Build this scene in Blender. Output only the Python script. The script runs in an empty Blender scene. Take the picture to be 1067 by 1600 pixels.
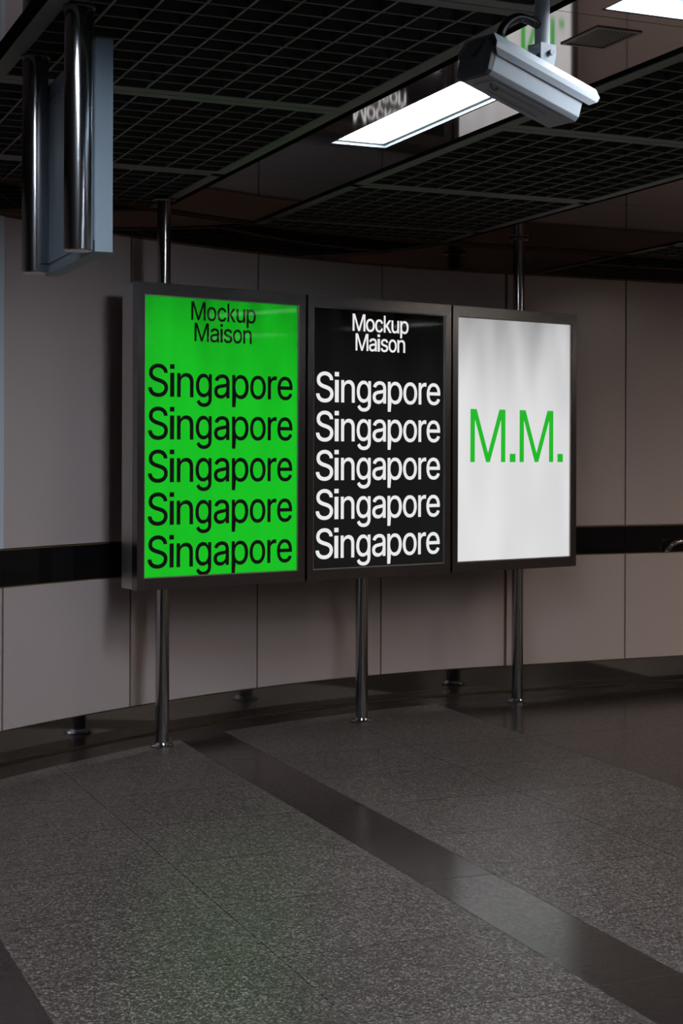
import bpy, bmesh, math, random
from mathutils import Vector, Matrix

random.seed(7)
scene = bpy.context.scene
col = scene.collection

# ------------------------------------------------------------------ camera
CAM_YAW = 0.4007
cam_data = bpy.data.cameras.new('camera')
cam_data.lens = 54.015
cam_data.sensor_width = 36.0
cam_data.sensor_fit = 'AUTO'
cam_data.shift_y = -0.0591
cam_data.clip_start = 0.05
cam_data.clip_end = 100
cam = bpy.data.objects.new('camera', cam_data)
col.objects.link(cam)
cam.matrix_world = (Matrix.Translation((0, 0, 1.6)) @ Matrix.Rotation(-CAM_YAW, 4, 'Z')
                    @ Matrix.Rotation(math.radians(90), 4, 'X') @ Matrix.Rotation(0.0036, 4, 'Z'))
scene.camera = cam

# ------------------------------------------------------------------ world, lamps, exposure
world = bpy.data.worlds.new('world')
scene.world = world
world.use_nodes = True
world.node_tree.nodes['Background'].inputs[0].default_value = (0.55, 0.62, 0.75, 1)
world.node_tree.nodes['Background'].inputs[1].default_value = 0.02

scene.view_settings.view_transform = 'Standard'
scene.view_settings.look = 'None'
scene.view_settings.gamma = 1
scene.view_settings.exposure = 0.0
scene.view_settings.use_curve_mapping = False
scene.cycles.use_denoising = True
scene.cycles.max_bounces = 8
scene.cycles.diffuse_bounces = 3
scene.cycles.glossy_bounces = 4
scene.cycles.transparent_max_bounces = 8
scene.cycles.sample_clamp_indirect = 4

LAMP_COOL = (0.86, 0.93, 1.0)
LAMP_WARM = (1.0, 0.86, 0.70)
LAMP_STRENGTH = 40.0
POSTER_GAIN = 1.0

# ------------------------------------------------------------------ materials
def mat(name, color=(0.5, 0.5, 0.5), rough=0.5, metal=0.0, coat=0.0, spec=0.5, noise=0.0, nscale=40.0,
        stretch=(1, 1, 1), bump=0.0, rvar=0.0, aniso=0.0):
    m = bpy.data.materials.new(name)
    m.use_nodes = True
    nt = m.node_tree
    b = nt.nodes['Principled BSDF']
    b.inputs['Base Color'].default_value = (*color, 1)
    b.inputs['Roughness'].default_value = rough
    b.inputs['Metallic'].default_value = metal
    b.inputs['Coat Weight'].default_value = coat
    b.inputs['Coat Roughness'].default_value = 0.05
    b.inputs['Specular IOR Level'].default_value = spec
    if noise or bump or rvar:
        tc = nt.nodes.new('ShaderNodeTexCoord')
        mp = nt.nodes.new('ShaderNodeMapping')
        mp.inputs['Scale'].default_value = stretch
        nz = nt.nodes.new('ShaderNodeTexNoise')
        nz.inputs['Scale'].default_value = nscale
        nz.inputs['Detail'].default_value = 4
        nt.links.new(tc.outputs['Object'], mp.inputs[0])
        nt.links.new(mp.outputs[0], nz.inputs[0])
        if noise:
            mx = nt.nodes.new('ShaderNodeMix')
            mx.data_type = 'RGBA'
            mx.inputs[6].default_value = (*[c * (1 - noise) for c in color], 1)
            mx.inputs[7].default_value = (*[min(1, c * (1 + noise)) for c in color], 1)
            nt.links.new(nz.outputs[0], mx.inputs[0])
            nt.links.new(mx.outputs[2], b.inputs['Base Color'])
        if rvar:
            mr = nt.nodes.new('ShaderNodeMapRange')
            mr.inputs[3].default_value = max(0, rough - rvar)
            mr.inputs[4].default_value = rough + rvar
            nt.links.new(nz.outputs[0], mr.inputs[0])
            nt.links.new(mr.outputs[0], b.inputs['Roughness'])
        if bump:
            bp = nt.nodes.new('ShaderNodeBump')
            bp.inputs['Strength'].default_value = bump
            bp.inputs['Distance'].default_value = 0.002
            nt.links.new(nz.outputs[0], bp.inputs['Height'])
            nt.links.new(bp.outputs[0], b.inputs['Normal'])
    return m

def emit(name, color, strength, base=(0.0, 0.0, 0.0)):
    m = mat(name, base, 0.4)
    b = m.node_tree.nodes['Principled BSDF']
    b.inputs['Emission Color'].default_value = (*color, 1)
    b.inputs['Emission Strength'].default_value = strength
    return m

class NT:
    """tiny helper to wire math nodes"""
    def __init__(self, m):
        self.t = m.node_tree
    def n(self, kind, **kw):
        x = self.t.nodes.new(kind)
        for k, v in kw.items():
            setattr(x, k, v)
        return x
    def lk(self, a, b):
        self.t.links.new(a, b)
    def math(self, op, a, b=None, c=None, clamp=False):
        x = self.n('ShaderNodeMath', operation=op, use_clamp=clamp)
        for i, v in enumerate((a, b, c)):
            if v is None:
                continue
            if isinstance(v, (int, float)):
                x.inputs[i].default_value = v
            else:
                self.lk(v, x.inputs[i])
        return x.outputs[0]
    def mix(self, f, a, b):
        x = self.n('ShaderNodeMix', data_type='RGBA')
        for s, v in ((0, f), (6, a), (7, b)):
            if isinstance(v, tuple):
                x.inputs[s].default_value = (*v, 1)
            elif isinstance(v, (int, float)):
                x.inputs[s].default_value = v
            else:
                self.lk(v, x.inputs[s])
        return x.outputs[2]

WALL_Y = 9.015
WALL_K = 0.1011
WALL_V = 4.85
def wall_y(x):
    """plan of the curved wall: straight on the right, bending towards us on the left"""
    if x >= WALL_V:
        return WALL_Y
    if x >= 0.5:
        return WALL_Y - WALL_K * (WALL_V - x) ** 2
    return WALL_Y - WALL_K * (WALL_V - 0.5) ** 2 + 2 * WALL_K * (WALL_V - 0.5) * (x - 0.5)
def wall_n(x):
    """unit vector out of the wall into the hall"""
    e = 1e-3
    t = Vector((2 * e, wall_y(x + e) - wall_y(x - e), 0)).normalized()
    return Vector((t.y, -t.x, 0))

def floor_material():
    m = mat('polished_granite', (0.1, 0.1, 0.1), 0.22)
    w = NT(m)
    b = m.node_tree.nodes['Principled BSDF']
    tc = w.n('ShaderNodeTexCoord')
    sp = w.n('ShaderNodeSeparateXYZ')
    w.lk(tc.outputs['Object'], sp.inputs[0])
    x, y = sp.outputs[0], sp.outputs[1]
    def band(a, c):
        return w.math('MULTIPLY', w.math('GREATER_THAN', x, a), w.math('LESS_THAN', x, c))
    dark = w.math('MAXIMUM', band(2.498, 2.808), band(4.36, 6.32))
    dark = w.math('MAXIMUM', dark, band(0.62, 0.936))
    dark = w.math('MAXIMUM', dark, band(-1.26, -0.95))
    # curved dark border along the foot of the wall
    d = w.math('MAXIMUM', w.math('SUBTRACT', WALL_V, x), 0.0)
    wy = w.math('SUBTRACT', WALL_Y, w.math('MULTIPLY', w.math('MULTIPLY', d, d), WALL_K))
    edge = w.math('SUBTRACT', wy, w.math('ADD', 0.24, w.math('MULTIPLY', d, 0.013)))
    border = w.math('GREATER_THAN', y, edge)
    dark = w.math('MAXIMUM', dark, border)
    # slab joints
    def joint(v, off, step, wid):
        f = w.math('FRACT', w.math('DIVIDE', w.math('SUBTRACT', v, off - 20 * step), step))
        f = w.math('ABSOLUTE', w.math('SUBTRACT', f, 0.5))
        return w.math('GREATER_THAN', f, 0.5 - wid / step / 2)
    jy = joint(y, 3.94, 0.6015, 0.0045)
    jy2 = joint(y, 3.94, 1.203, 0.005)
    jx = w.math('MAXIMUM', band(1.7145, 1.7190), band(3.596, 3.6005))
    edges = w.math('MAXIMUM', band(2.4965, 2.5005), band(2.806, 2.810))
    edges = w.math('MAXIMUM', edges, band(4.358, 4.362))
    edges = w.math('MAXIMUM', edges, band(0.934, 0.939))
    light_j = w.math('MULTIPLY', w.math('MAXIMUM', jy, jx), w.math('SUBTRACT', 1.0, dark))
    dark_j = w.math('MULTIPLY', jy2, dark)
    bj = w.math('LESS_THAN', w.math('ABSOLUTE', w.math('SUBTRACT', y, edge)), 0.003)
    jn = w.math('MAXIMUM', w.math('MAXIMUM', light_j, dark_j), w.math('MAXIMUM', edges, bj))
    # speckle
    vo = w.n('ShaderNodeTexVoronoi', feature='F1')
    vo.inputs['Scale'].default_value = 185
    w.lk(tc.outputs['Object'], vo.inputs[0])
    vs = w.n('ShaderNodeSeparateColor')
    w.lk(vo.outputs['Color'], vs.inputs[0])
    vo2 = w.n('ShaderNodeTexVoronoi', feature='F1')
    vo2.inputs['Scale'].default_value = 105
    w.lk(tc.outputs['Object'], vo2.inputs[0])
    vs2 = w.n('ShaderNodeSeparateColor')
    w.lk(vo2.outputs['Color'], vs2.inputs[0])
    sum_ = w.math('ADD', w.math('MULTIPLY', vs.outputs[0], 0.6), w.math('MULTIPLY', vs2.outputs[1], 0.4))
    cr = w.n('ShaderNodeValToRGB')
    e = cr.color_ramp.elements
    e[0].position, e[0].color = 0.1, (*FLOOR_A, 1)
    e[1].position, e[1].color = 0.95, (*FLOOR_C, 1)
    k = e.new(0.6)
    k.color = (*FLOOR_B, 1)
    w.lk(sum_, cr.inputs[0])
    # slab to slab tone
    cx = w.math('FLOOR', w.math('DIVIDE', x, 0.7814))
    cy = w.math('FLOOR', w.math('DIVIDE', w.math('SUBTRACT', y, 3.94), 0.6015))
    wn = w.n('ShaderNodeTexWhiteNoise', noise_dimensions='2D')
    cb = w.n('ShaderNodeCombineXYZ')
    w.lk(cx, cb.inputs[0]); w.lk(cy, cb.inputs[1]); w.lk(cb.outputs[0], wn.inputs['Vector'])
    tone = w.math('ADD', 0.9, w.math('MULTIPLY', wn.outputs[0], 0.2))
    light = w.n('ShaderNodeVectorMath', operation='SCALE')
    w.lk(cr.outputs[0], light.inputs[0]); w.lk(tone, light.inputs['Scale'])
    dcol = w.mix(sum_, (0.012, 0.0085, 0.008), (0.045, 0.034, 0.032))
    c = w.mix(dark, light.outputs[0], dcol)
    c = w.mix(w.math('MULTIPLY', jn, 0.28), c, (0.012, 0.011, 0.01))
    w.lk(c, b.inputs['Base Color'])
    r = w.math('ADD', FLOOR_ROUGH, w.math('MULTIPLY', vs2.outputs[0], 0.12))
    r = w.math('SUBTRACT', r, w.math('MULTIPLY', dark, FLOOR_ROUGH - 0.13))
    r = w.math('ADD', r, w.math('MULTIPLY', jn, 0.4))
    w.lk(r, b.inputs['Roughness'])
    w.lk(w.math('ADD', FLOOR_SPEC, w.math('MULTIPLY', dark, 0.20)), b.inputs['Specular IOR Level'])
    return m

FLOOR_A, FLOOR_B, FLOOR_C = (0.022, 0.016, 0.0145), (0.082, 0.067, 0.062), (0.27, 0.24, 0.228)
FLOOR_ROUGH = 0.28
FLOOR_SPEC = 0.15

M = {
    'floor': floor_material(),
    'wall': mat('enamelled_steel_panel', (0.54, 0.455, 0.455), 0.28, spec=0.45, noise=0.03, nscale=300),
    'backing': mat('dark_brown_backing', (0.16, 0.10, 0.045), 0.6),
    'black_glass': mat('black_glass_band', (0.008, 0.008, 0.009), 0.03, spec=0.6),
    'kick': mat('polished_steel_kick_plate', (0.35, 0.34, 0.35), 0.07, metal=1, rvar=0.03, nscale=3),
    'fascia': mat('mirror_fascia_red_reflection', (0.40, 0.31, 0.29), 0.05, metal=1),  # reddish tint stands in for red reflections in the mirror steel
    'lit_strip': mat('pale_lit_panel_strip', (0.62, 0.70, 0.78), 0.4, metal=0.1),  # pale blue colour stands in for light caught on the next panel
    'ceil_metal': mat('mirror_ceiling_sheet', (0.50, 0.455, 0.455), 0.05, metal=1, bump=0.02, nscale=1.5),
    'grid': mat('grey_grid_metal', (0.27, 0.275, 0.265), 0.7, spec=0.2),
    'grid_blade': mat('shaded_grid_blade', (0.08, 0.083, 0.08), 0.7, spec=0.1),  # grid metal again, darkened to imitate the shade inside the cells
    'void': mat('black_ceiling_void', (0.004, 0.004, 0.004), 0.9),
    'steel': mat('brushed_stainless_tube', (0.42, 0.41, 0.41), 0.16, metal=1, rvar=0.04, nscale=30, stretch=(1, 1, 0.05)),
    'chrome': mat('polished_chrome_tube', (0.50, 0.50, 0.53), 0.16, metal=1),
    'frame': mat('dark_brushed_frame', (0.24, 0.235, 0.255), 0.25, metal=1, noise=0.15, nscale=20, stretch=(6, 6, 0.5)),
    'cabinet': mat('brushed_cabinet_steel', (0.58, 0.555, 0.54), 0.40, metal=1, noise=0.12, nscale=20, stretch=(6, 6, 0.5)),
    'sign': mat('grey_blue_sign_metal', (0.27, 0.34, 0.41), 0.42, spec=0.4, noise=0.05, nscale=120),
    'housing': mat('grey_painted_housing', (0.56, 0.61, 0.67), 0.42, spec=0.4, noise=0.03, nscale=200),
    'housing_dark': mat('dark_grey_rear_cap', (0.10, 0.095, 0.095), 0.5),
    'rubber': mat('black_rubber', (0.012, 0.012, 0.014), 0.35),
    'bolt': mat('bolt_steel', (0.2, 0.2, 0.21), 0.3, metal=1),
    'lamp_frame': mat('lamp_frame_white', (0.22, 0.21, 0.18), 0.5),
    'vent_mesh': mat('vent_mesh', (0.30, 0.23, 0.21), 0.4),
    'far': mat('hall_wall_panel', (0.17, 0.14, 0.135), 0.35, spec=0.5),
    'diffuser': emit('lamp_diffuser', LAMP_COOL, LAMP_STRENGTH),
    'diffuser_warm': emit('warm_lamp_diffuser', LAMP_WARM, LAMP_STRENGTH),
    'txt_black': mat('printed_black', (0.015, 0.009, 0.012), 0.5, spec=0.2),
    'txt_white': emit('backlit_white_letter', (0.93, 0.93, 0.93), 0.92),
    'txt_green': emit('backlit_green_letter', (0.012, 0.50, 0.020), 1.0),
}

def glass_pane_material():
    m = bpy.data.materials.new('clear_glass_pane')
    m.use_nodes = True
    nt = m.node_tree
    nt.nodes.clear()
    out = nt.nodes.new('ShaderNodeOutputMaterial')
    mx = nt.nodes.new('ShaderNodeMixShader')
    tr = nt.nodes.new('ShaderNodeBsdfTransparent')
    gl = nt.nodes.new('ShaderNodeBsdfGlossy')
    gl.inputs['Roughness'].default_value = 0.03
    fr = nt.nodes.new('ShaderNodeFresnel')
    fr.inputs[0].default_value = 1.3
    nt.links.new(fr.outputs[0], mx.inputs[0])
    nt.links.new(tr.outputs[0], mx.inputs[1])
    nt.links.new(gl.outputs[0], mx.inputs[2])
    nt.links.new(mx.outputs[0], out.inputs[0])
    return m
M['glass'] = glass_pane_material()

def poster_material(name, color, lo, hi, tubes=6, gain=1.0, seed=0.0):
    """translucent print lit by a row of upright tubes behind it"""
    m = mat(name, (0.0, 0.0, 0.0), 0.5, spec=0.2)
    w = NT(m)
    b = m.node_tree.nodes['Principled BSDF']
    tc = w.n('ShaderNodeTexCoord')
    sp = w.n('ShaderNodeSeparateXYZ')
    w.lk(tc.outputs['Object'], sp.inputs[0])
    x, z = sp.outputs[0], sp.outputs[2]
    mp = w.n('ShaderNodeMapping')
    mp.inputs['Scale'].default_value = (tubes, 0, 0.9)
    mp.inputs['Location'].default_value = (seed, 0, 0)
    w.lk(tc.outputs['Object'], mp.inputs[0])
    nz = w.n('ShaderNodeTexNoise')
    nz.inputs['Scale'].default_value = 1.3
    nz.inputs['Detail'].default_value = 1.0
    w.lk(mp.outputs[0], nz.inputs[0])
    s = w.math('MULTIPLY', w.math('SUBTRACT', nz.outputs[0], 0.28), 2.2, clamp=True)
    # tube ends: weaker towards the top edge
    up = w.math('MULTIPLY', w.math('SUBTRACT', z, 0.9), 1 / 0.7, clamp=True)
    amp = w.math('ADD', 0.25, w.math('MULTIPLY', up, 0.75))
    v = w.math('SUBTRACT', hi, w.math('MULTIPLY', w.math('MULTIPLY', s, amp), hi - lo))
    v = w.math('SUBTRACT', v, w.math('MULTIPLY', w.math('MULTIPLY', up, up), (hi - lo) * 0.75))
    b.inputs['Emission Color'].default_value = (*color, 1)
    w.lk(w.math('MULTIPLY', v, gain), b.inputs['Emission Strength'])
    return m
M['poster_green'] = poster_material('backlit_green_poster', (0.008, 0.52, 0.016), 0.66, 1.06)
M['poster_black'] = poster_material('backlit_black_poster', (0.008, 0.008, 0.0085), 0.25, 1.0, tubes=5, seed=3.0)
M['poster_white'] = poster_material('backlit_white_poster', (0.82, 0.82, 0.83), 0.58, 1.0, tubes=3.6, seed=7.0)

# ------------------------------------------------------------------ mesh helpers
def link(name, bm, m, parent=None, smooth=False, loc=None, bevel=0):
    if bevel:
        bmesh.ops.bevel(bm, geom=[e for e in bm.edges if e.is_manifold and e.calc_face_angle(0) > 0.6],
                        offset=bevel, segments=2, affect='EDGES', profile=0.6)
    bmesh.ops.recalc_face_normals(bm, faces=bm.faces)
    me = bpy.data.meshes.new(name)
    bm.to_mesh(me)
    bm.free()
    if smooth:
        for p in me.polygons:
            p.use_smooth = True
        me.set_sharp_from_angle(angle=math.radians(38))
    for mm in (m if isinstance(m, (list, tuple)) else [m]):
        me.materials.append(mm)
    o = bpy.data.objects.new(name, me)
    col.objects.link(o)
    if loc is not None:
        o.location = loc
    if parent is not None:
        o.parent = parent
    return o

def thing(name, label, cat, loc=(0, 0, 0), rot=None, group=None):
    o = bpy.data.objects.new(name, None)
    o.empty_display_size = 0.1
    col.objects.link(o)
    o.location = loc
    if rot is not None:
        o.rotation_euler = rot
    o['label'] = label
    o['category'] = cat
    if group:
        o['group'] = group
    return o

def struct(o):
    o['kind'] = 'structure'
    return o

def box(bm, x0, x1, y0, y1, z0, z1, mi=0):
    v = [bm.verts.new(p) for p in ((x0, y0, z0), (x1, y0, z0), (x1, y1, z0), (x0, y1, z0),
                                   (x0, y0, z1), (x1, y0, z1), (x1, y1, z1), (x0, y1, z1))]
    for f in ((0, 3, 2, 1), (4, 5, 6, 7), (0, 1, 5, 4), (1, 2, 6, 5), (2, 3, 7, 6), (3, 0, 4, 7)):
        bm.faces.new([v[i] for i in f]).material_index = mi

def tube(bm, pts, r, seg=24, cap=True):
    pts = [Vector(p) for p in pts]
    rings = []
    up = None
    for i, p in enumerate(pts):
        t = (pts[min(i + 1, len(pts) - 1)] - pts[max(i - 1, 0)]).normalized()
        if up is None:
            up = t.orthogonal().normalized()
        up = (up - t * up.dot(t)).normalized()
        s = t.cross(up)
        rr = r[i] if isinstance(r, (list, tuple)) else r
        rings.append([bm.verts.new(p + (up * math.cos(a) + s * math.sin(a)) * rr)
                      for a in [2 * math.pi * k / seg for k in range(seg)]])
    for a, b in zip(rings, rings[1:]):
        for k in range(seg):
            bm.faces.new((a[k], a[(k + 1) % seg], b[(k + 1) % seg], b[k]))
    if cap:
        bm.faces.new(rings[0][::-1])
        bm.faces.new(rings[-1])

def lathe(bm, prof, cx=0, cy=0, seg=40):
    rings = [[bm.verts.new((cx + r * math.cos(2 * math.pi * k / seg), cy + r * math.sin(2 * math.pi * k / seg), z))
              for k in range(seg)] for r, z in prof]
    for a, b in zip(rings, rings[1:]):
        for k in range(seg):
            bm.faces.new((a[k], a[(k + 1) % seg], b[(k + 1) % seg], b[k]))
    bm.faces.new(rings[0][::-1])
    bm.faces.new(rings[-1])

def prism(bm, poly, f, mi=0):
    """poly: 2D outline, f(p, 0/1) -> 3D point of the near and far end"""
    a = [bm.verts.new(f(p, 0)) for p in poly]
    b = [bm.verts.new(f(p, 1)) for p in poly]
    n = len(poly)
    bm.faces.new(a).material_index = mi
    bm.faces.new(b[::-1]).material_index = mi
    for i in range(n):
        bm.faces.new((a[i], b[i], b[(i + 1) % n], a[(i + 1) % n])).material_index = mi

def frame_ring(bm, x0, x1, z0, z1, w, y0, y1, wt=None, wb=None):
    """rectangular picture-frame ring lying in XZ, between y0 and y1"""
    wt = w if wt is None else wt
    wb = w if wb is None else wb
    out = [(x0, z0), (x1, z0), (x1, z1), (x0, z1)]
    inn = [(x0 + w, z0 + wb), (x1 - w, z0 + wb), (x1 - w, z1 - wt), (x0 + w, z1 - wt)]
    V = {}
    for k, pts in (('o', out), ('i', inn)):
        for y in (0, 1):
            V[k, y] = [bm.verts.new((p[0], (y0, y1)[y], p[1])) for p in pts]
    for i in range(4):
        j = (i + 1) % 4
        for y in (0, 1):
            bm.faces.new((V['o', y][i], V['o', y][j], V['i', y][j], V['i', y][i]))
        for k in 'oi':
            bm.faces.new((V[k, 0][i], V[k, 0][j], V[k, 1][j], V[k, 1][i]))

# ================================================================== THE SETTING
Z_CEIL = 2.964
bm = bmesh.new(); box(bm, -4.2, 14.2, -6.2, 9.6, -0.12, 0)
struct(link('floor', bm, M['floor']))

# ---- curved back wall: backing, upper and lower panels, black glass band
def wall_strip(bm, x0, x1, z0, z1, off, thick, step=0.08):
    """piece of cladding following the wall plan; off = distance of its face in front of the wall line"""
    n = max(2, int((x1 - x0) / step) + 1)
    cols = []
    for i in range(n + 1):
        x = x0 + (x1 - x0) * i / n
        p = Vector((x, wall_y(x), 0))
        nn = wall_n(x)
        a = p + nn * off
        b = p + nn * (off - thick)
        cols.append([bm.verts.new((a.x, a.y, z0)), bm.verts.new((a.x, a.y, z1)),
                     bm.verts.new((b.x, b.y, z1)), bm.verts.new((b.x, b.y, z0))])
    for c, d in zip(cols, cols[1:]):
        for k in range(4):
            bm.faces.new((c[k], d[k], d[(k + 1) % 4], c[(k + 1) % 4]))
    bm.faces.new(cols[0][::-1])
    bm.faces.new(cols[-1])

bm = bmesh.new(); wall_strip(bm, -4.0, 14.0, 0.0, 3.62, -0.010, 0.12)
wall = struct(link('wall_back', bm, M['backing'], smooth=True))
JOINTS = [-3.9, -3.2, -2.55, -1.9, -1.25, -0.6, 0.05, 0.72, 1.462, 2.258, 3.148, 4.071, 5.010, 5.951, 6.92, 7.88, 8.84, 9.8, 10.76, 11.72, 12.68, 13.64]
for a, b in zip(JOINTS, JOINTS[1:]):
    g = 0.0055
    ga = 0.011 if abs(a - 5.010) < .01 else g
    gb = 0.011 if abs(b - 5.010) < .01 else g
    for z0, z1, nm in ((1.100, 2.786, 'upper_panel'), (0.176, 0.898, 'lower_panel')):
        bm = bmesh.new(); wall_strip(bm, a + ga, b - gb, z0, z1, 0.0, 0.0095)
        link(nm, bm, M['wall'], wall, smooth=True)
    bm = bmesh.new(); wall_strip(bm, a + 0.001, b - 0.001, 0.906, 1.089, -0.006, 0.0038)
    link('glass_band', bm, M['black_glass'], wall, smooth=True)
bm = bmesh.new()
wall_strip(bm, -4.0, 14.0, 0.010, 0.170, 0.002, 0.0115)
struct(link('baseboard_back', bm, M['kick'], smooth=True))
bm = bmesh.new(); wall_strip(bm, -4.0, 14.0, 2.800, Z_CEIL - 0.012, 0.0, 0.0095)
struct(link('trim_1', bm, M['fascia'], smooth=True))
bm = bmesh.new(); wall_strip(bm, 1.425, 1.455, 1.102, 2.786, 0.014, 0.014, 0.02)
o = struct(link('trim_lit_strip', bm, M['lit_strip'], smooth=True))  # added strip, imitates the bright edge of the neighbouring wall panel

# ---- the rest of the hall, outside the picture
bm = bmesh.new(); box(bm, -4.2, -4.0, -6.0, 3.4, 0, 3.6)
struct(link('wall_left', bm, M['far']))
bm = bmesh.new(); box(bm, 14.0, 14.2, -6.0, 9.2, 0, 3.6)
struct(link('wall_right', bm, M['far']))
bm = bmesh.new(); box(bm, -4.2, 14.2, -6.2, -6.0, 0, 3.6)
struct(link('wall_front', bm, M['far']))

# ---- ceiling: black void above, open grid bays and glossy sheet channels
bm = bmesh.new(); box(bm, -4.2, 14.2, -6.2, 9.3, 3.62, 3.72)
ceil = struct(link('ceiling', bm, M['void']))
def clip(x, y):
    return min(y, wall_y(x) - 0.03)

FW = 0.056            # flat flange of each grid module
BD = 0.050            # depth of the blades
def grid_module(x0, x1, y0, y1, cut=False):
    """open-cell panel: flat flange all round, 10 cells across, about 0.128 m long"""
    bm = bmesh.new()
    nx = 10
    ny = max(1, round((y1 - y0 - 2 * FW) / 0.128))
    w1, w2 = 0.0052, 0.0032
    def rib(ax, ay, bx, by, w, z0, z1, mi):
        if cut:
            ay, by = clip(ax, ay), clip(bx, by)
            if ax == bx and by - ay < 0.02:
                return
        if ax == bx:
            box(bm, ax - w / 2, ax + w / 2, ay, by, z0, z1, mi)
        else:
            box(bm, ax, bx, ay - w / 2, ay + w / 2, z0, z1, mi)
    z = Z_CEIL
    # flange
    if cut:
        for a, b in ((x0, x0 + FW), (x1 - FW, x1)):
            box(bm, a, b, y0, min(y1, wall_y(a) - .03), z, z + 0.004)
        box(bm, x0, x1, y0, y0 + FW, z, z + 0.004)
    else:
        for a, b, c, d in ((x0, x1, y0, y0 + FW), (x0, x1, y1 - FW, y1), (x0, x0 + FW, y0 + FW, y1 - FW), (x1 - FW, x1, y0 + FW, y1 - FW)):
            box(bm, a, b, c, d, z, z + 0.004)
    for i in range(nx + 1):
        x = x0 + FW + (x1 - x0 - 2 * FW) * i / nx
        e = y1 if cut else y1 - FW
        rib(x, y0 + FW, x, e, w1, z + 0.002, z + BD, 1)
        rib(x, y0 + FW, x, e, w1 * 1.5, z, z + 0.003, 0)
    for j in range(ny + 1):
        y = y0 + FW + (y1 - y0 - 2 * FW) * j / ny
        xa, xb = x0 + FW, x1 - FW
        if cut:
            while xa < xb and wall_y(xa) - .02 < y:
                xa += 0.02
            if xa >= xb:
                continue
        box(bm, xa, xb, y - w2 / 2, y + w2 / 2, z + 0.002, z + BD, 1)
        box(bm, xa, xb, y - w2 * .8, y + w2 * .8, z, z + 0.003, 0)
    return bm

BAYS = [(-3.25, -1.83), (-1.13, 0.29), (0.990, 2.425), (3.110, 4.530), (5.920, 7.345), (8.04, 9.47), (10.17, 11.6)]
ROWS = [4.16 + 1.523 * k for k in range(-4, 3)] + [8.45]
ROWS[-2] = 7.205
for x0, x1 in BAYS:
    master = None
    for y0, y1 in zip(ROWS, ROWS[1:]):
        if y0 < -1.5 and not (0.5 < x0 < 3.5):
            continue
        if y0 > wall_y(x0 + .3) - 0.4:
            continue
        cut = y1 > wall_y(x0) - 0.05 or y0 > 7
        if cut:
            link('grid_panel', grid_module(x0 + .004, x1 - .004, y0 + .004, y1 - .004, True), [M['grid'], M['grid_blade']], ceil)
        elif master is None:
            master = link('grid_panel', grid_module(x0 + .004, x1 - .004, -0.7615 + .004, 0.7615 - .004), [M['grid'], M['grid_blade']], ceil)
            master.location = (0, (y0 + y1) / 2, 0)
        else:
            c = master.copy()
            c.location = (0, (y0 + y1) / 2, 0)
            c.parent = ceil
            col.objects.link(c)
    if wall_y(x0 + .3) > 8.6:
        link('grid_panel', grid_module(x0 + .002, x1 - .002, 8.452, 9.2, True), [M['grid'], M['grid_blade']], ceil)

SHEET_Z = Z_CEIL + 0.004
def sheet(x0, x1, y0, y1, hole=None):
    bm = bmesh.new()
    z0, z1 = SHEET_Z, SHEET_Z + 0.025
    if hole:
        a, b, c, d = hole
        outer = [(x0, y0), (x1, y0), (x1, y1), (x0, y1)]
        inner = [(a, c), (b, c), (b, d), (a, d)]
        O0 = [bm.verts.new((*p, z0)) for p in outer]; I0 = [bm.verts.new((*p, z0)) for p in inner]
        O1 = [bm.verts.new((*p, z1)) for p in outer]; I1 = [bm.verts.new((*p, z1)) for p in inner]
        for i in range(4):
            j = (i + 1) % 4
            bm.faces.new((O0[i], O0[j], I0[j], I0[i])); bm.faces.new((O1[i], O1[j], I1[j], I1[i]))
            bm.faces.new((O0[i], O0[j], O1[j], O1[i])); bm.faces.new((I0[i], I0[j], I1[j], I1[i]))
    elif y1 > wall_y(x0) - .05:
        pts = [(x0, y0), (x1, y0)] + [(x1 - (x1 - x0) * k / 8, clip(x1 - (x1 - x0) * k / 8, y1)) for k in range(9)]
        prism(bm, pts, lambda p, e: (p[0], p[1], (z0, z1)[e]))
    else:
        box(bm, x0, x1, y0, y1, z0, z1)
    return link('metal_sheet', bm, M['ceil_metal'], ceil)

CHANNELS = [(-1.83, -1.13), (0.29, 0.99), (2.425, 3.11), (7.345, 8.04), (9.47, 10.17)]
LAMP_ROWS = [-3.99, -1.74, 0.51, 2.76, 5.01]       # start of each lamp, 1.27 m long
LAMP_LEN = 1.29
lamps = []
for ci, (c0, c1) in enumerate(CHANNELS):
    x0, x1 = c0 + 0.04, c1 - 0.04
    lx0 = c0 + 0.190
    lx1 = lx0 + 0.262
    prev = None
    for li, L in enumerate(LAMP_ROWS):
        if c0 < 0 and L > 2: continue
        if ci == 1 and li != 3: continue
        if ci == 0: continue
        wide = 0.02 if li < 4 else 0.0
        hole = (lx0 - 0.01 - wide, lx1 + 0.01 + wide, L - 0.02, L + LAMP_LEN + 0.01)
        sheet(x0, x1, L - 0.06, L + LAMP_LEN + 0.05 + wide, hole)
        if prev is not None:
            sheet(x0, x1, prev + 0.004, L - 0.064)
        prev = L + LAMP_LEN + 0.05 + wide
        lamps.append((ci, li, lx0, lx1, L, wide))
    top = min(8.45, wall_y((x0 + x1) / 2) - .1)
    if c0 > -0.5:
        sheet(x0, x1, prev + 0.004, min(7.2, wall_y(x0) - .05))
        if wall_y(x0) > 7.4:
            sheet(x0, x1, 7.204, 9.0)
# wide solid strip
for y0, y1 in zip([-1.93] + ROWS[3:], ROWS[3:] + [9.2]):
    if y0 < y1:
        sheet(4.57, 5.88, y0 + .002, min(y1, 8.98) - .002)

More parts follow.
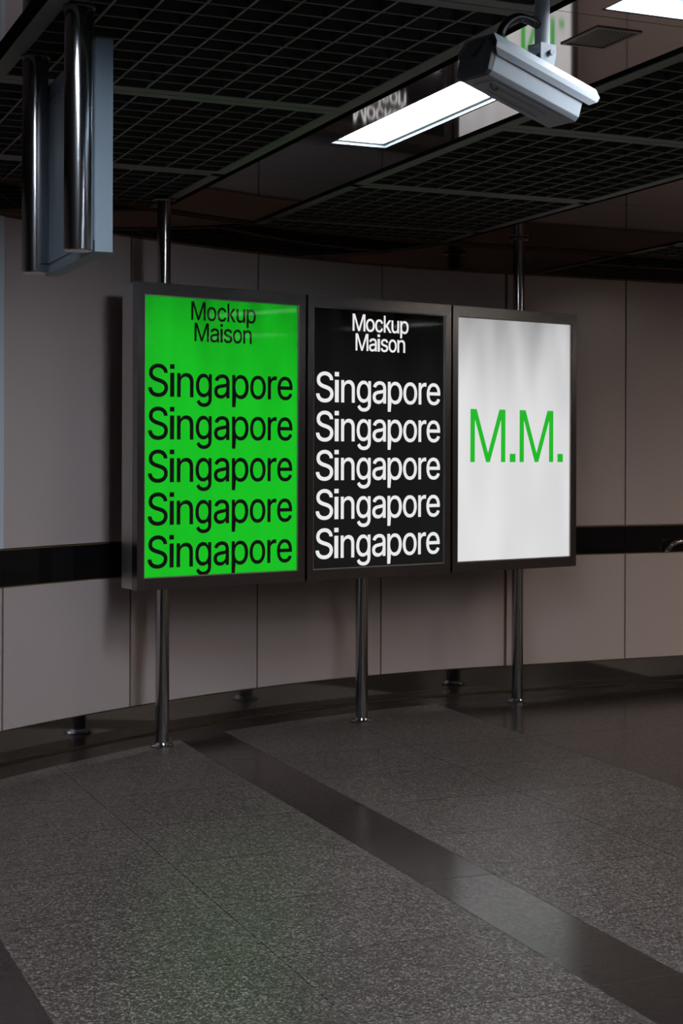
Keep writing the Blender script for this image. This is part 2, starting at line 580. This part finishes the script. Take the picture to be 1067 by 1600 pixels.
# ================================================================== CEILING LAMPS
PLACE = {
    (2, 4): 'long lit ceiling lamp behind the camera housing, between the two grid bays',
    (2, 3): 'lit ceiling lamp in a deep recess at the top right corner of the photo',
}
for ci, li, lx0, lx1, L, wide in lamps:
    names = ['far left', 'left', 'middle', 'right', 'far right']
    lab = PLACE.get((ci, li), 'lit ceiling lamp outside the frame, %s ceiling channel, %s' % (names[ci], ['last behind the camera', 'third behind the camera', 'second behind the camera', 'beside the camera', 'farthest ahead'][li]))
    t = thing('ceiling_lamp', lab, 'ceiling light', ((lx0 + lx1) / 2, L + LAMP_LEN / 2, Z_CEIL), group='recessed ceiling lamps')
    hw, hl = (lx1 - lx0) / 2, LAMP_LEN / 2
    deep = 0.085 if li < 4 else 0.030
    zz = SHEET_Z - Z_CEIL
    warm = ci >= 3
    bm = bmesh.new(); box(bm, -hw + 0.012, hw - 0.012, -hl + 0.012, hl - 0.012, zz + deep, zz + deep + 0.004)
    link('diffuser', bm, M['diffuser_warm' if warm else 'diffuser'], t)
    bm = bmesh.new()
    # flange ring flush below the sheet, and the reflector box above
    e = 0.018
    for a, b, c, d in ((-hw, hw, -hl, -hl + e), (-hw, hw, hl - e, hl), (-hw, -hw + e, -hl + e, hl - e), (hw - e, hw, -hl + e, hl - e)):
        box(bm, a, b, c, d, zz - 0.004 + (deep - 0.012), zz + deep - 0.003)
    link('lamp_frame', bm, M['lamp_frame'], t)
    bm = bmesh.new()
    W = wide
    for a, b, c, d in ((-hw - W - .006, -hw - W, -hl, hl), (hw + W, hw + W + .006, -hl, hl), (-hw - W, hw + W, -hl - .006, -hl), (-hw - W, hw + W, hl, hl + .006)):
        box(bm, a, b, c, d, zz + 0.001, zz + 0.13)
    box(bm, -hw - W, hw + W, -hl, hl, zz + 0.12, zz + 0.13)
    link('lamp_tray', bm, M['sign'], t)

# ---- air vent in the channel sheet
t = thing('air_vent', 'small square perforated air vent in the glossy ceiling sheet, top right', 'vent', (2.760, 4.335, SHEET_Z))
bm = bmesh.new()
n = 11
hx, hy = 0.085, 0.115
frm = 0.012
for a, b, c, d in ((-hx, hx, -hy, -hy + frm), (-hx, hx, hy - frm, hy), (-hx, -hx + frm, -hy + frm, hy - frm), (hx - frm, hx, -hy + frm, hy - frm)):
    box(bm, a, b, c, d, -0.004, -0.0005)
link('vent_frame', bm, M['vent_mesh'], t)
bm = bmesh.new()
for i in range(n + 1):
    x = -hx + frm + (2 * hx - 2 * frm) * i / n
    box(bm, x - .0022, x + .0022, -hy + frm, hy - frm, -0.0012, -0.0009)
m_ = 13
for i in range(m_ + 1):
    y = -hy + frm + (2 * hy - 2 * frm) * i / m_
    box(bm, -hx + frm, hx - frm, y - .0022, y + .0022, -0.0013, -0.0010)
link('vent_grille', bm, M['vent_mesh'], t)
bm = bmesh.new(); box(bm, -hx + frm, hx - frm, -hy + frm, hy - frm, -0.0007, -0.0002)
link('vent_backing', bm, M['void'], t)

# ================================================================== POSTS AND LIGHT BOXES
ANG = math.radians(12.983)
Dv = Vector((math.cos(ANG), math.sin(ANG), 0))
Nv = Vector((Dv.y, -Dv.x, 0))
FRONT = -7.292 + 0.09
def board_pt(s, depth=0.0, z=0.0):
    p = Dv * s + Nv * (FRONT - depth)
    return Vector((p.x, p.y, z))

Z0, Z1 = 0.860, 2.496
def flange(bm, z, up=1, r=0.064, rp=0.037):
    if up > 0:
        lathe(bm, [(r, z), (r, z + 0.010), (r - 0.004, z + 0.014), (rp + 0.006, z + 0.016), (rp + .0005, z + 0.026), (rp * .6, z + .026)])
    else:
        lathe(bm, [(r, z), (r, z - 0.010), (r - 0.004, z - 0.014), (rp + 0.004, z - 0.016), (rp * .6, z - .016)])
for s, lab, top in ((4.096, 'brushed steel post carrying the green light box, floor to ceiling', True),
                    (5.440, 'brushed steel post under the black light box, standing on the floor', False),
                    (6.681, 'brushed steel post carrying the white light box, floor to ceiling', True)):
    p = board_pt(s, 0.09)
    t = thing('steel_post', lab, 'post', p, (0, 0, ANG), 'steel posts of the light boxes')
    bm = bmesh.new(); lathe(bm, [(0.037, 0.004), (0.037, Z0 - 0.002)])
    link('lower_tube', bm, M['steel'], t, smooth=True)
    bm = bmesh.new(); flange(bm, 0.0005)
    for k in range(3):
        a = 2 * math.pi * k / 3 + .5
        lathe(bm, [(0.006, 0.0145), (0.006, 0.019), (0.003, 0.020)], .053 * math.cos(a), .053 * math.sin(a), 8)
    link('base_flange', bm, M['chrome'], t, smooth=True)
    if top:
        bm = bmesh.new(); lathe(bm, [(0.037, Z1 + 0.002), (0.037, Z_CEIL - 0.002)])
        link('upper_tube', bm, M['steel'], t, smooth=True)
        bm = bmesh.new(); flange(bm, Z_CEIL - 0.0005, -1)
        link('ceiling_flange', bm, M['steel'], t, smooth=True)

# letter outlines, 1000 units to the em: one flat x,y list per contour
GLYPHS = {
    'S': [[224,-9,188,-7,156,-1,128,9,102,23,81,40,64,60,51,83,42,109,38,137,104,137,108,118,114,102,123,88,136,76,150,66,166,59,185,53,204,50,224,49,246,50,267,54,286,60,303,69,317,79,329,92,338,106,344,122,346,139,344,154,340,168,332,179,322,189,310,197,296,205,280,211,263,217,245,222,184,239,145,253,112,269,86,289,67,313,56,341,52,372,54,400,62,425,75,448,92,468,113,484,138,498,165,508,195,514,227,516,259,514,289,508,316,498,340,484,360,468,377,449,390,427,398,403,401,378,337,378,332,402,320,421,302,437,280,449,254,456,225,459,204,457,185,454,167,448,152,440,139,430,129,418,121,405,117,391,115,376,117,359,122,345,131,334,142,324,155,315,169,308,184,302,198,297,212,293,264,279,312,264,328,256,344,248,359,238,372,226,384,213,395,198,402,180,407,161,408,139,406,112,399,87,386,64,370,43,349,25,323,11,294,0,261,-7]],
    'i': [[50,447,50,516,117,516,117,447],
         [53,0,53,379,114,379,114,0]],
    'n': [[114,227,114,0,53,0,53,379,112,379,112,310,116,319,132,344,152,362,175,374,200,382,227,384,252,383,275,377,295,369,313,356,328,340,341,321,350,298,355,271,357,240,357,0,296,0,296,235,293,263,286,286,273,304,256,318,235,326,210,329,192,328,176,324,161,317,147,308,136,297,126,283,119,266,115,248]],
    'g': [[207,-151,180,-149,156,-146,134,-140,114,-132,97,-122,82,-110,70,-97,59,-84,51,-69,101,-41,122,-66,131,-74,142,-82,154,-88,169,-93,187,-96,207,-97,236,-95,261,-87,282,-75,298,-58,308,-34,311,-6,311,68,306,68,287,41,277,32,266,23,252,16,236,10,217,6,195,5,165,7,138,14,113,27,90,43,71,65,55,90,43,120,36,154,34,191,36,229,43,263,55,293,71,320,90,342,112,361,138,374,166,382,196,384,218,383,237,379,253,373,267,365,279,356,288,346,308,319,313,319,313,379,372,379,372,-9,370,-40,363,-67,350,-90,334,-109,314,-124,291,-136,265,-144,237,-149],
         [205,59,227,61,246,66,264,75,278,87,290,103,300,121,307,142,311,166,312,193,311,219,307,242,300,264,291,283,279,299,264,312,247,322,227,328,205,330,182,328,163,322,145,312,130,298,118,282,109,262,102,241,98,218,96,193,98,167,102,144,109,123,118,104,131,88,145,76,163,66,183,61]],
    'a': [[160,-9,137,-7,115,-3,94,5,76,15,60,29,48,45,38,63,32,84,30,108,32,128,36,146,43,161,53,174,64,184,78,193,92,200,108,206,125,211,178,220,234,227,247,229,257,231,265,235,271,240,274,246,276,255,276,257,275,272,272,285,267,297,260,307,251,315,240,322,227,327,212,330,196,331,178,330,163,327,149,322,137,316,127,309,118,301,110,292,104,283,100,274,41,291,51,313,64,331,79,346,95,358,114,368,133,375,153,380,173,383,194,384,208,384,223,382,239,379,255,375,271,369,286,360,300,350,312,336,322,320,330,301,335,278,337,251,337,0,277,0,277,52,272,52,267,43,260,34,252,25,242,16,229,8,215,1,199,-4,181,-7],
         [170,45,192,47,211,51,228,59,242,68,254,80,263,93,270,108,274,122,276,138,276,190,272,187,267,184,259,182,231,176,200,171,175,168,161,166,147,163,134,159,122,153,112,147,103,139,97,130,93,118,92,105,93,93,96,82,102,72,109,64,119,57,130,52,142,48,156,46]],
    'p': [[53,-143,53,379,112,379,112,319,118,319,137,346,147,355,158,364,171,373,188,379,207,383,229,384,259,382,287,374,313,361,335,342,354,320,370,293,381,261,388,227,390,189,388,151,381,116,370,84,355,57,336,34,313,16,288,3,260,-6,229,-8,208,-7,189,-3,173,4,159,12,147,21,138,31,118,59,114,59,114,-143],
         [220,47,242,49,262,55,279,66,294,80,306,97,316,117,323,139,327,163,328,189,327,215,323,239,316,261,307,281,295,298,280,311,262,322,243,328,220,330,198,328,178,322,161,312,147,299,134,282,125,263,118,241,114,216,113,189,114,162,118,138,125,115,135,95,147,78,162,65,179,55,198,49]],
    'o': [[207,-8,174,-5,144,3,117,16,93,35,72,58,56,85,44,116,37,150,34,187,37,225,44,260,56,291,72,318,93,341,117,360,144,374,174,382,207,384,241,382,271,374,299,360,323,341,343,318,359,291,371,260,379,225,381,187,379,150,371,116,359,85,343,58,323,35,299,16,271,3,241,-5],
         [207,46,231,49,252,55,270,66,285,80,298,97,307,117,314,139,318,163,319,187,318,212,314,236,307,258,298,278,285,296,270,310,252,321,231,328,207,330,184,328,163,321,145,310,130,296,118,278,108,258,102,236,98,212,96,187,98,163,102,139,108,117,118,97,130,80,145,66,163,55,184,49]],
    'r': [[53,0,53,379,112,379,112,321,115,321,124,339,137,354,152,367,171,377,191,383,213,385,229,384,243,384,243,322,230,324,207,326,190,324,174,321,159,315,146,306,135,296,126,284,119,269,115,254,114,237,114,0]],
    'e': [[212,-8,177,-5,145,3,117,16,92,35,72,58,56,85,44,116,37,150,34,187,36,224,44,258,55,290,71,317,91,340,115,359,142,373,172,382,205,384,226,383,246,380,266,374,285,366,303,355,319,341,334,324,347,305,357,282,365,256,370,227,371,194,371,169,97,169,98,151,102,127,110,106,121,88,135,73,151,61,169,53,190,48,212,46,227,47,241,49,254,53,265,58,276,65,285,73,294,82,300,93,306,105,365,91,358,72,348,55,335,39,320,26,302,14,283,4,261,-3,237,-7],
         [97,221,309,221,308,226,304,248,298,269,288,286,277,301,263,314,246,323,227,328,205,330,183,328,164,323,146,313,131,301,119,286,109,270,102,251,97,231]],
    'M': [[60,0,60,509,146,509,314,80,482,509,568,509,568,0,508,0,508,425,340,0,288,0,120,425,120,0]],
    'c': [[207,-8,174,-5,144,3,117,16,93,35,72,58,56,85,44,116,37,150,34,187,37,225,44,260,56,291,72,318,93,341,117,360,144,374,174,382,207,384,226,384,243,381,260,377,276,371,291,364,305,356,318,346,330,335,340,322,349,308,356,293,362,277,303,262,300,272,295,281,290,289,284,297,278,304,270,311,261,316,252,321,242,325,231,328,220,329,207,330,184,328,163,321,145,310,130,296,118,278,108,258,102,236,98,212,96,187,98,163,102,139,108,117,118,97,130,80,145,66,163,55,184,49,207,46,220,47,232,49,243,52,253,55,262,60,271,66,279,73,285,80,292,89,297,98,301,107,304,117,363,102,357,86,350,70,341,56,331,43,319,32,306,21,292,12,277,5,261,-1,244,-5,226,-7]],
    'k': [[53,0,114,0,114,142,150,182,294,0,372,0,201,216,360,379,284,379,121,212,114,212,114,509,53,509]],
    'u': [[182,-5,158,-3,135,2,115,11,97,23,82,39,69,59,60,82,54,109,53,139,53,379,114,379,114,144,116,117,124,94,137,75,154,61,175,53,200,50,218,51,234,55,249,62,263,71,274,83,283,97,290,113,295,132,296,153,296,379,357,379,357,0,298,0,298,70,294,60,277,35,257,17,234,5,209,-3]],
    's': [[182,-8,157,-7,133,-3,112,3,93,12,76,24,62,38,50,54,41,73,36,94,94,107,101,87,111,72,124,60,141,52,160,47,181,45,206,47,227,53,244,62,258,74,265,88,268,103,266,115,262,126,254,136,243,144,229,150,212,155,149,170,118,180,92,192,72,208,58,227,50,249,47,274,49,295,55,314,65,332,79,347,95,360,115,370,137,378,161,383,187,384,212,383,234,379,254,372,271,363,286,352,299,339,309,324,318,308,324,290,268,277,262,291,254,304,243,316,228,325,210,331,187,333,166,331,147,326,131,317,119,305,111,292,109,277,110,264,115,253,124,243,136,235,152,229,172,223,229,209,261,200,287,187,306,171,320,153,328,131,331,107,329,85,323,65,312,47,298,31,281,18,260,6,236,-2,210,-7]],
    '.': [[50,0,50,78,141,78,141,0]],
}

def lettering(name, glyph_rows, baseline, ysc, m, parent, s0, bold=0.0011):
    """flat printed letters, one word; glyph_rows = [(char, left, right)] along the poster"""
    cu = bpy.data.curves.new(name, 'CURVE')
    cu.dimensions = '2D'
    cu.fill_mode = 'BOTH'
    for ch, a, b in glyph_rows:
        G = GLYPHS[ch]
        xs = [p[i] for p in G for i in range(0, len(p), 2)]
        xa, xb = min(xs), max(xs)
        k = (b - a) / (xb - xa)
        for p in G:
            sp = cu.splines.new('POLY')
            n_ = len(p) // 2
            sp.points.add(n_ - 1)
            for i in range(n_):
                sp.points[i].co = (a + (p[2 * i] - xa) * k - s0, baseline + p[2 * i + 1] * ysc, 0, 1)
            sp.use_cyclic_u = True
    cu.extrude = 0.0003
    cu.offset = bold
    tmp = bpy.data.objects.new(name, cu)
    col.objects.link(tmp)
    dg = bpy.context.evaluated_depsgraph_get()
    me = bpy.data.meshes.new_from_object(tmp.evaluated_get(dg))
    bpy.data.objects.remove(tmp)
    bpy.data.curves.remove(cu)
    me.transform(Matrix.Rotation(math.radians(90), 4, 'X'))
    me.materials.clear()
    me.materials.append(m)
    me.name = name
    o = bpy.data.objects.new(name, me)
    col.objects.link(o)
    o.parent = parent
    return o

REC = 0.020
def light_box(s0, s1, label, poster_mat):
    t = thing('light_box', label, 'light box', board_pt(s0, 0, Z0), (0, 0, ANG), 'row of three advertising light boxes')
    w, hgt = s1 - s0, Z1 - Z0
    bm = bmesh.new()
    box(bm, 0.004, w - 0.004, 0.060, 0.180, 0.003, hgt - 0.003)
    link('cabinet', bm, M['cabinet'], t, bevel=0.003)
    bm = bmesh.new()
    frame_ring(bm, 0, w, 0, hgt, 0.042, 0, 0.056, wt=0.063, wb=0.060)
    link('door_frame', bm, M['frame'], t, bevel=0.0025)
    bm = bmesh.new()
    frame_ring(bm, 0.0425, w - 0.0425, 0.0605, hgt - 0.0635, 0.006, 0.006, 0.016)
    link('glazing_bead', bm, M['cabinet'], t)
    bm = bmesh.new(); box(bm, 0.0425, w - 0.0425, REC, REC + 0.004, 0.0605, hgt - 0.0635)
    po = link('poster', bm, poster_mat, t)
    bm = bmesh.new(); box(bm, 0.0435, w - 0.0435, REC - 0.0065, REC - 0.0035, 0.0615, hgt - 0.0645)
    link('glass_pane', bm, M['glass'], t)
    return t, po

SING = [('S', 3.965, 4.0834), ('i', 4.0973, 4.1229), ('n', 4.1415, 4.2413), ('g', 4.2582, 4.3568), ('a', 4.374, 4.4703),
        ('p', 4.4897, 4.5955), ('o', 4.6074, 4.7089), ('r', 4.7249, 4.7824), ('e', 4.7895, 4.8894)]
SINB = [('S', 5.0552, 5.1749), ('i', 5.1867, 5.2143), ('n', 5.233, 5.3285), ('g', 5.3456, 5.4466), ('a', 5.4618, 5.5592),
        ('p', 5.5747, 5.6809), ('o', 5.6914, 5.7949), ('r', 5.8087, 5.8664), ('e', 5.8718, 5.9745)]
MOCK = [('M', 4.2276, 4.3159), ('o', 4.3264, 4.3846), ('c', 4.3924, 4.4479), ('k', 4.4576, 4.5075), ('u', 4.516, 4.571), ('p', 4.5819, 4.6407)]
MAIS = [('M', 4.2484, 4.3369), ('a', 4.347, 4.4021), ('i', 4.4117, 4.4261), ('s', 4.4335, 4.487), ('o', 4.494, 4.5503), ('n', 4.5606, 4.6141)]
MOCB = [('M', 5.3134, 5.4038), ('o', 5.4101, 5.4728), ('c', 5.4777, 5.5345), ('k', 5.5429, 5.5972), ('u', 5.6007, 5.655), ('p', 5.666, 5.7272)]
MAIB = [('M', 5.3354, 5.4261), ('a', 5.4334, 5.4884), ('i', 5.4963, 5.5124), ('s', 5.5198, 5.574), ('o', 5.5789, 5.6375), ('n', 5.645, 5.7016)]
def place_text(o):
    o.location = (0, REC - 0.0008, -Z0)

t, po = light_box(3.890, 4.966, 'light box with green poster and five rows of large black lettering, leftmost of the row', M['poster_green'])
place_text(lettering('headline', MOCK, 2.312, 0.0001945, M['txt_black'], po, 3.890))
place_text(lettering('headline', MAIS, 2.197, 0.0001925, M['txt_black'], po, 3.890))
for k in range(5):
    place_text(lettering('lettering', SING, 1.8915 - 0.2294 * k, 0.000336, M['txt_black'], po, 3.890))
t, po = light_box(4.982, 6.045, 'light box with black poster and five rows of large white lettering, middle of the row', M['poster_black'])
place_text(lettering('headline', MOCB, 2.306, 0.0001925, M['txt_white'], po, 4.982))
place_text(lettering('headline', MAIB, 2.192, 0.0001925, M['txt_white'], po, 4.982))
for k in range(5):
    place_text(lettering('lettering', SINB, 1.886 - 0.2257 * k, 0.000336, M['txt_white'], po, 4.982))
t, po = light_box(6.060, 7.110, 'light box with white poster and two large green letters, rightmost of the row', M['poster_white'])
place_text(lettering('lettering', [('M', 6.220, 6.507), ('.', 6.547, 6.593), ('M', 6.630, 6.920), ('.', 6.960, 7.006)], 1.538, 0.000643, M['txt_green'], po, 6.060))

# ================================================================== HANGING SIGN, top left
t = thing('hanging_sign', 'blank grey-blue hanging sign box on two thick chrome poles, top left', 'sign', (1.095, 4.985, 2.213))
for y in (4.663, 5.311):
    bm = bmesh.new(); lathe(bm, [(0.0415, 0.0), (0.0450, 0.003), (0.0450, 0.748)], 0, y - 4.985, 48)
    link('pole', bm, M['chrome'], t, smooth=True)
    bm = bmesh.new(); lathe(bm, [(0.050, 0.7505), (0.050, 0.744), (0.0455, 0.742)], 0, y - 4.985, 40)
    link('ceiling_flange', bm, M['housing_dark'], t, smooth=True)
SX0, SX1, SY0, SY1 = 0.0455, 0.107, -0.335, 0.385
bm = bmesh.new(); box(bm, SX0 + .003, SX1 - .003, SY0, SY1, 0.0, 0.657)
sg = link('sign_box', bm, M['sign'], t, bevel=0.003)
bm = bmesh.new(); box(bm, SX0, SX0 + .0029, SY0 + .004, SY1 - .004, 0.035, 0.600)
link('face_panel', bm, M['sign'], sg)
bm = bmesh.new(); box(bm, SX0, SX0 + .0029, SY0 + .004, SY1 - .004, 0.604, 0.653)
link('top_strip', bm, M['sign'], sg)

# ================================================================== SECURITY CAMERA
A = Vector((0.9418, 0.2283, -0.2466)).normalized()
Wv = Vector((-0.2356, 0.9719, 0)).normalized()
Nn = A.cross(Wv).normalized()
t = thing('security_camera', 'grey security camera housing hanging from the ceiling on a pole, tilted down', 'camera', (1.984, 3.677, 2.628))
R = Matrix((A, Wv, Nn)).transposed().to_4x4()
def cam_part(name, bm, m, parent=t, **k):
    bmesh.ops.transform(bm, matrix=R, verts=bm.verts)
    return link(name, bm, m, parent, **k)
# body: tray with slightly leaning sides, local x forward, y to the left, z up
BL, BW, BH = 0.355, 0.128, 0.062
bm = bmesh.new()
prof = [(0.0, 0.012), (0.010, 0.0), (BW - 0.010, 0.0), (BW, 0.012), (BW + 0.004, BH), (-0.004, BH)]
prism(bm, prof, lambda p, e: (0.012 + e * (BL - 0.012), p[0], p[1]))
body = cam_part('housing_tray', bm, M['housing'], bevel=0.002)
# underside access plate with ribs and hook
bm = bmesh.new()
prism(bm, [(0.035, 0.030), (0.050, 0.022), (BL - 0.07, 0.022), (BL - 0.045, 0.035), (BL - 0.045, BW - 0.035), (BL - 0.07, BW - 0.022), (0.05, BW - 0.022), (0.035, BW - 0.03)],
      lambda p, e: (p[0], p[1], -0.006 + e * 0.0058))
cam_part('access_plate', bm, M['housing'], bevel=0.0015)
bm = bmesh.new()
for yy in (0.045, 0.083):
    prism(bm, [(0.07, yy), (0.075, yy - .004), (BL - .09, yy - .004), (BL - .085, yy), (BL - .09, yy + .004), (0.075, yy + .004)],
          lambda p, e: (p[0], p[1], -0.010 + e * 0.0039))
cam_part('rib', bm, M['housing'], bevel=0.001)
bm = bmesh.new()
tube(bm, [(0.045, 0.036, -0.006), (0.048, 0.036, -0.013), (0.058, 0.037, -0.017), (0.070, 0.038, -0.015), (0.074, 0.038, -0.006)], 0.003, 10)
cam_part('catch', bm, M['housing_dark'], smooth=True)
# rear cap with bevelled shoulders
bm = bmesh.new()
x0, x1 = -0.004, 0.0115
prism(bm, [(-0.001, 0.010), (0.010, -0.001), (BW - 0.010, -0.001), (BW + .001, 0.010), (BW + 0.003, 0.075), (BW - 0.022, 0.104), (0.022, 0.104), (-0.003, 0.075)],
      lambda p, e: (x0 + e * (x1 - x0), p[0], p[1]))
cap = cam_part('rear_cap', bm, M['housing_dark'], bevel=0.002)
bm = bmesh.new()
prism(bm, [(0.03, 0.098), (0.098, 0.098), (0.075, 0.062), (0.055, 0.062)], lambda p, e: (-0.016 + e * 0.0118, p[0], p[1]))
cam_part('cable_shroud', bm, M['housing_dark'], cap)
# sunshield: folded cover with flaps over both sides, longer than the tray
CL = 0.405
tk = 0.0025
outer = [(-0.008, 0.056), (-0.016, 0.072), (-0.016, 0.088), (0.006, 0.118), (BW - 0.006, 0.118), (BW + 0.016, 0.088), (BW + 0.016, 0.072), (BW + 0.008, 0.056)]
inner = [(BW + 0.0058, 0.0565), (BW + 0.013, 0.072), (BW + 0.013, 0.087), (BW - 0.0075, 0.115), (0.0075, 0.115), (-0.013, 0.087), (-0.013, 0.072), (-0.0058, 0.0565)]
bm = bmesh.new()
poly = outer + inner
def cov(p, e):
    y, z = p
    if not e:
        return (-0.002 + (0.016 if z < 0.06 else 0.0), y, z)
    k = CL - (0.028 if z < 0.06 else (0.006 if z < 0.08 else 0.0))
    return (k, y, z)
av = [bm.verts.new(cov(p, 0)) for p in poly]; bv = [bm.verts.new(cov(p, 1)) for p in poly]
n = len(poly)
for i in range(n):
    bm.faces.new((av[i], av[(i + 1) % n], bv[(i + 1) % n], bv[i]))
for i in range(7):
    bm.faces.new((av[i], av[i + 1], av[n - 2 - i], av[n - 1 - i])); bm.faces.new((bv[i], bv[i + 1], bv[n - 2 - i], bv[n - 1 - i]))
cam_part('sunshield', bm, M['housing'])
# front window
bm = bmesh.new(); box(bm, BL, BL + 0.004, 0.010, BW - 0.010, 0.010, 0.054)
cam_part('front_window', bm, M['black_glass'], body)
# bracket on the cover
bm = bmesh.new(); box(bm, 0.195, 0.265, 0.035, 0.093, 0.1185, 0.124)
cam_part('mounting_foot', bm, M['housing'])
PX = 0.242 * A + 0.064 * Wv + 0.118 * Nn        # foot of the pole, from the thing's origin
bm = bmesh.new()
c = Vector((PX.x, PX.y, PX.z))
th = math.atan2(0.2283, 0.9418)
def rot(px, py, pz):
    return Vector((c.x + px * math.cos(th) - py * math.sin(th), c.y + px * math.sin(th) + py * math.cos(th), c.z + pz))
for sy in (-0.026, 0.020):
    prism(bm, [(-0.030, 0.074), (0.030, 0.074), (0.030, 0.045), (0.022, 0.012), (0.004, -0.004), (-0.030, 0.004)], lambda p, e: rot(p[0], sy + e * 0.006, p[1]))
prism(bm, [(-0.03, -0.02), (0.03, -0.02), (0.03, 0.02), (-0.03, 0.02)], lambda p, e: rot(p[0], p[1], 0.0685 + e * 0.005))
br = link('bracket', bm, M['housing'], t, bevel=0.001)
bm = bmesh.new(); tube(bm, [rot(0.004, -0.038, 0.048), rot(0.004, 0.034, 0.048)], 0.0085, 6)
link('bolt', bm, M['bolt'], br, smooth=False)
bm = bmesh.new(); tube(bm, [rot(0, 0, 0.074), (c.x, c.y, Z_CEIL - 2.628 + 0.30)], 0.0215, 28)
link('pole', bm, M['housing'], t, smooth=True)
bm = bmesh.new()
a0 = Vector((0.088 * A + 0.07 * Wv + 0.112 * Nn))
pz = c.z + 0.150
cps = [a0, a0 + Vector((-0.004, 0, 0.030)), a0 + Vector((0.002, 0.0, 0.062)), a0 + Vector((0.030, 0.006, 0.092)), a0 + Vector((0.065, 0.014, 0.108)),
       Vector((c.x - 0.045, c.y - .01, a0.z + 0.104)), Vector((c.x - 0.014, c.y - .004, a0.z + 0.096))]
def catmull(P, n=8):
    out = []
    P = [P[0] * 2 - P[1]] + P + [P[-1] * 2 - P[-2]]
    for i in range(1, len(P) - 2):
        for k in range(n):
            u = k / n
            out.append(0.5 * (2 * P[i] + (P[i + 1] - P[i - 1]) * u + (2 * P[i - 1] - 5 * P[i] + 4 * P[i + 1] - P[i + 2]) * u * u + (3 * P[i] - P[i - 1] - 3 * P[i + 1] + P[i + 2]) * u ** 3))
    out.append(P[-2])
    return out
pth = catmull(cps, 10)
tube(bm, pth, [0.0120 + 0.0012 * (i % 2) for i in range(len(pth))], 16)
link('conduit', bm, M['rubber'], t, smooth=True)

# ================================================================== HANDRAIL at the right edge
t = thing('handrail', 'polished chrome handrail end in front of the black band, right edge', 'handrail', (6.30, 8.93, 0.92))
bm = bmesh.new()
pts = [Vector((6.283, 9.006, 0.918)), Vector((6.286, 8.985, 0.926)), Vector((6.300, 8.965, 0.955)), Vector((6.340, 8.955, 0.976)), Vector((6.42, 8.950, 0.983)), Vector((6.8, 8.950, 0.985)), Vector((9.5, 8.950, 0.985))]
tube(bm, [p - Vector((6.30, 8.93, 0.92)) for p in catmull(pts, 6)], 0.015, 18)
link('rail', bm, M['chrome'], t, smooth=True)
for x in (1.3, 2.5):
    bm = bmesh.new(); tube(bm, [(x, 0.09, 0.03), (x, 0.035, 0.03), (x, 0.02, 0.052)], 0.008, 10)
    link('wall_bracket', bm, M['chrome'], t, smooth=True)
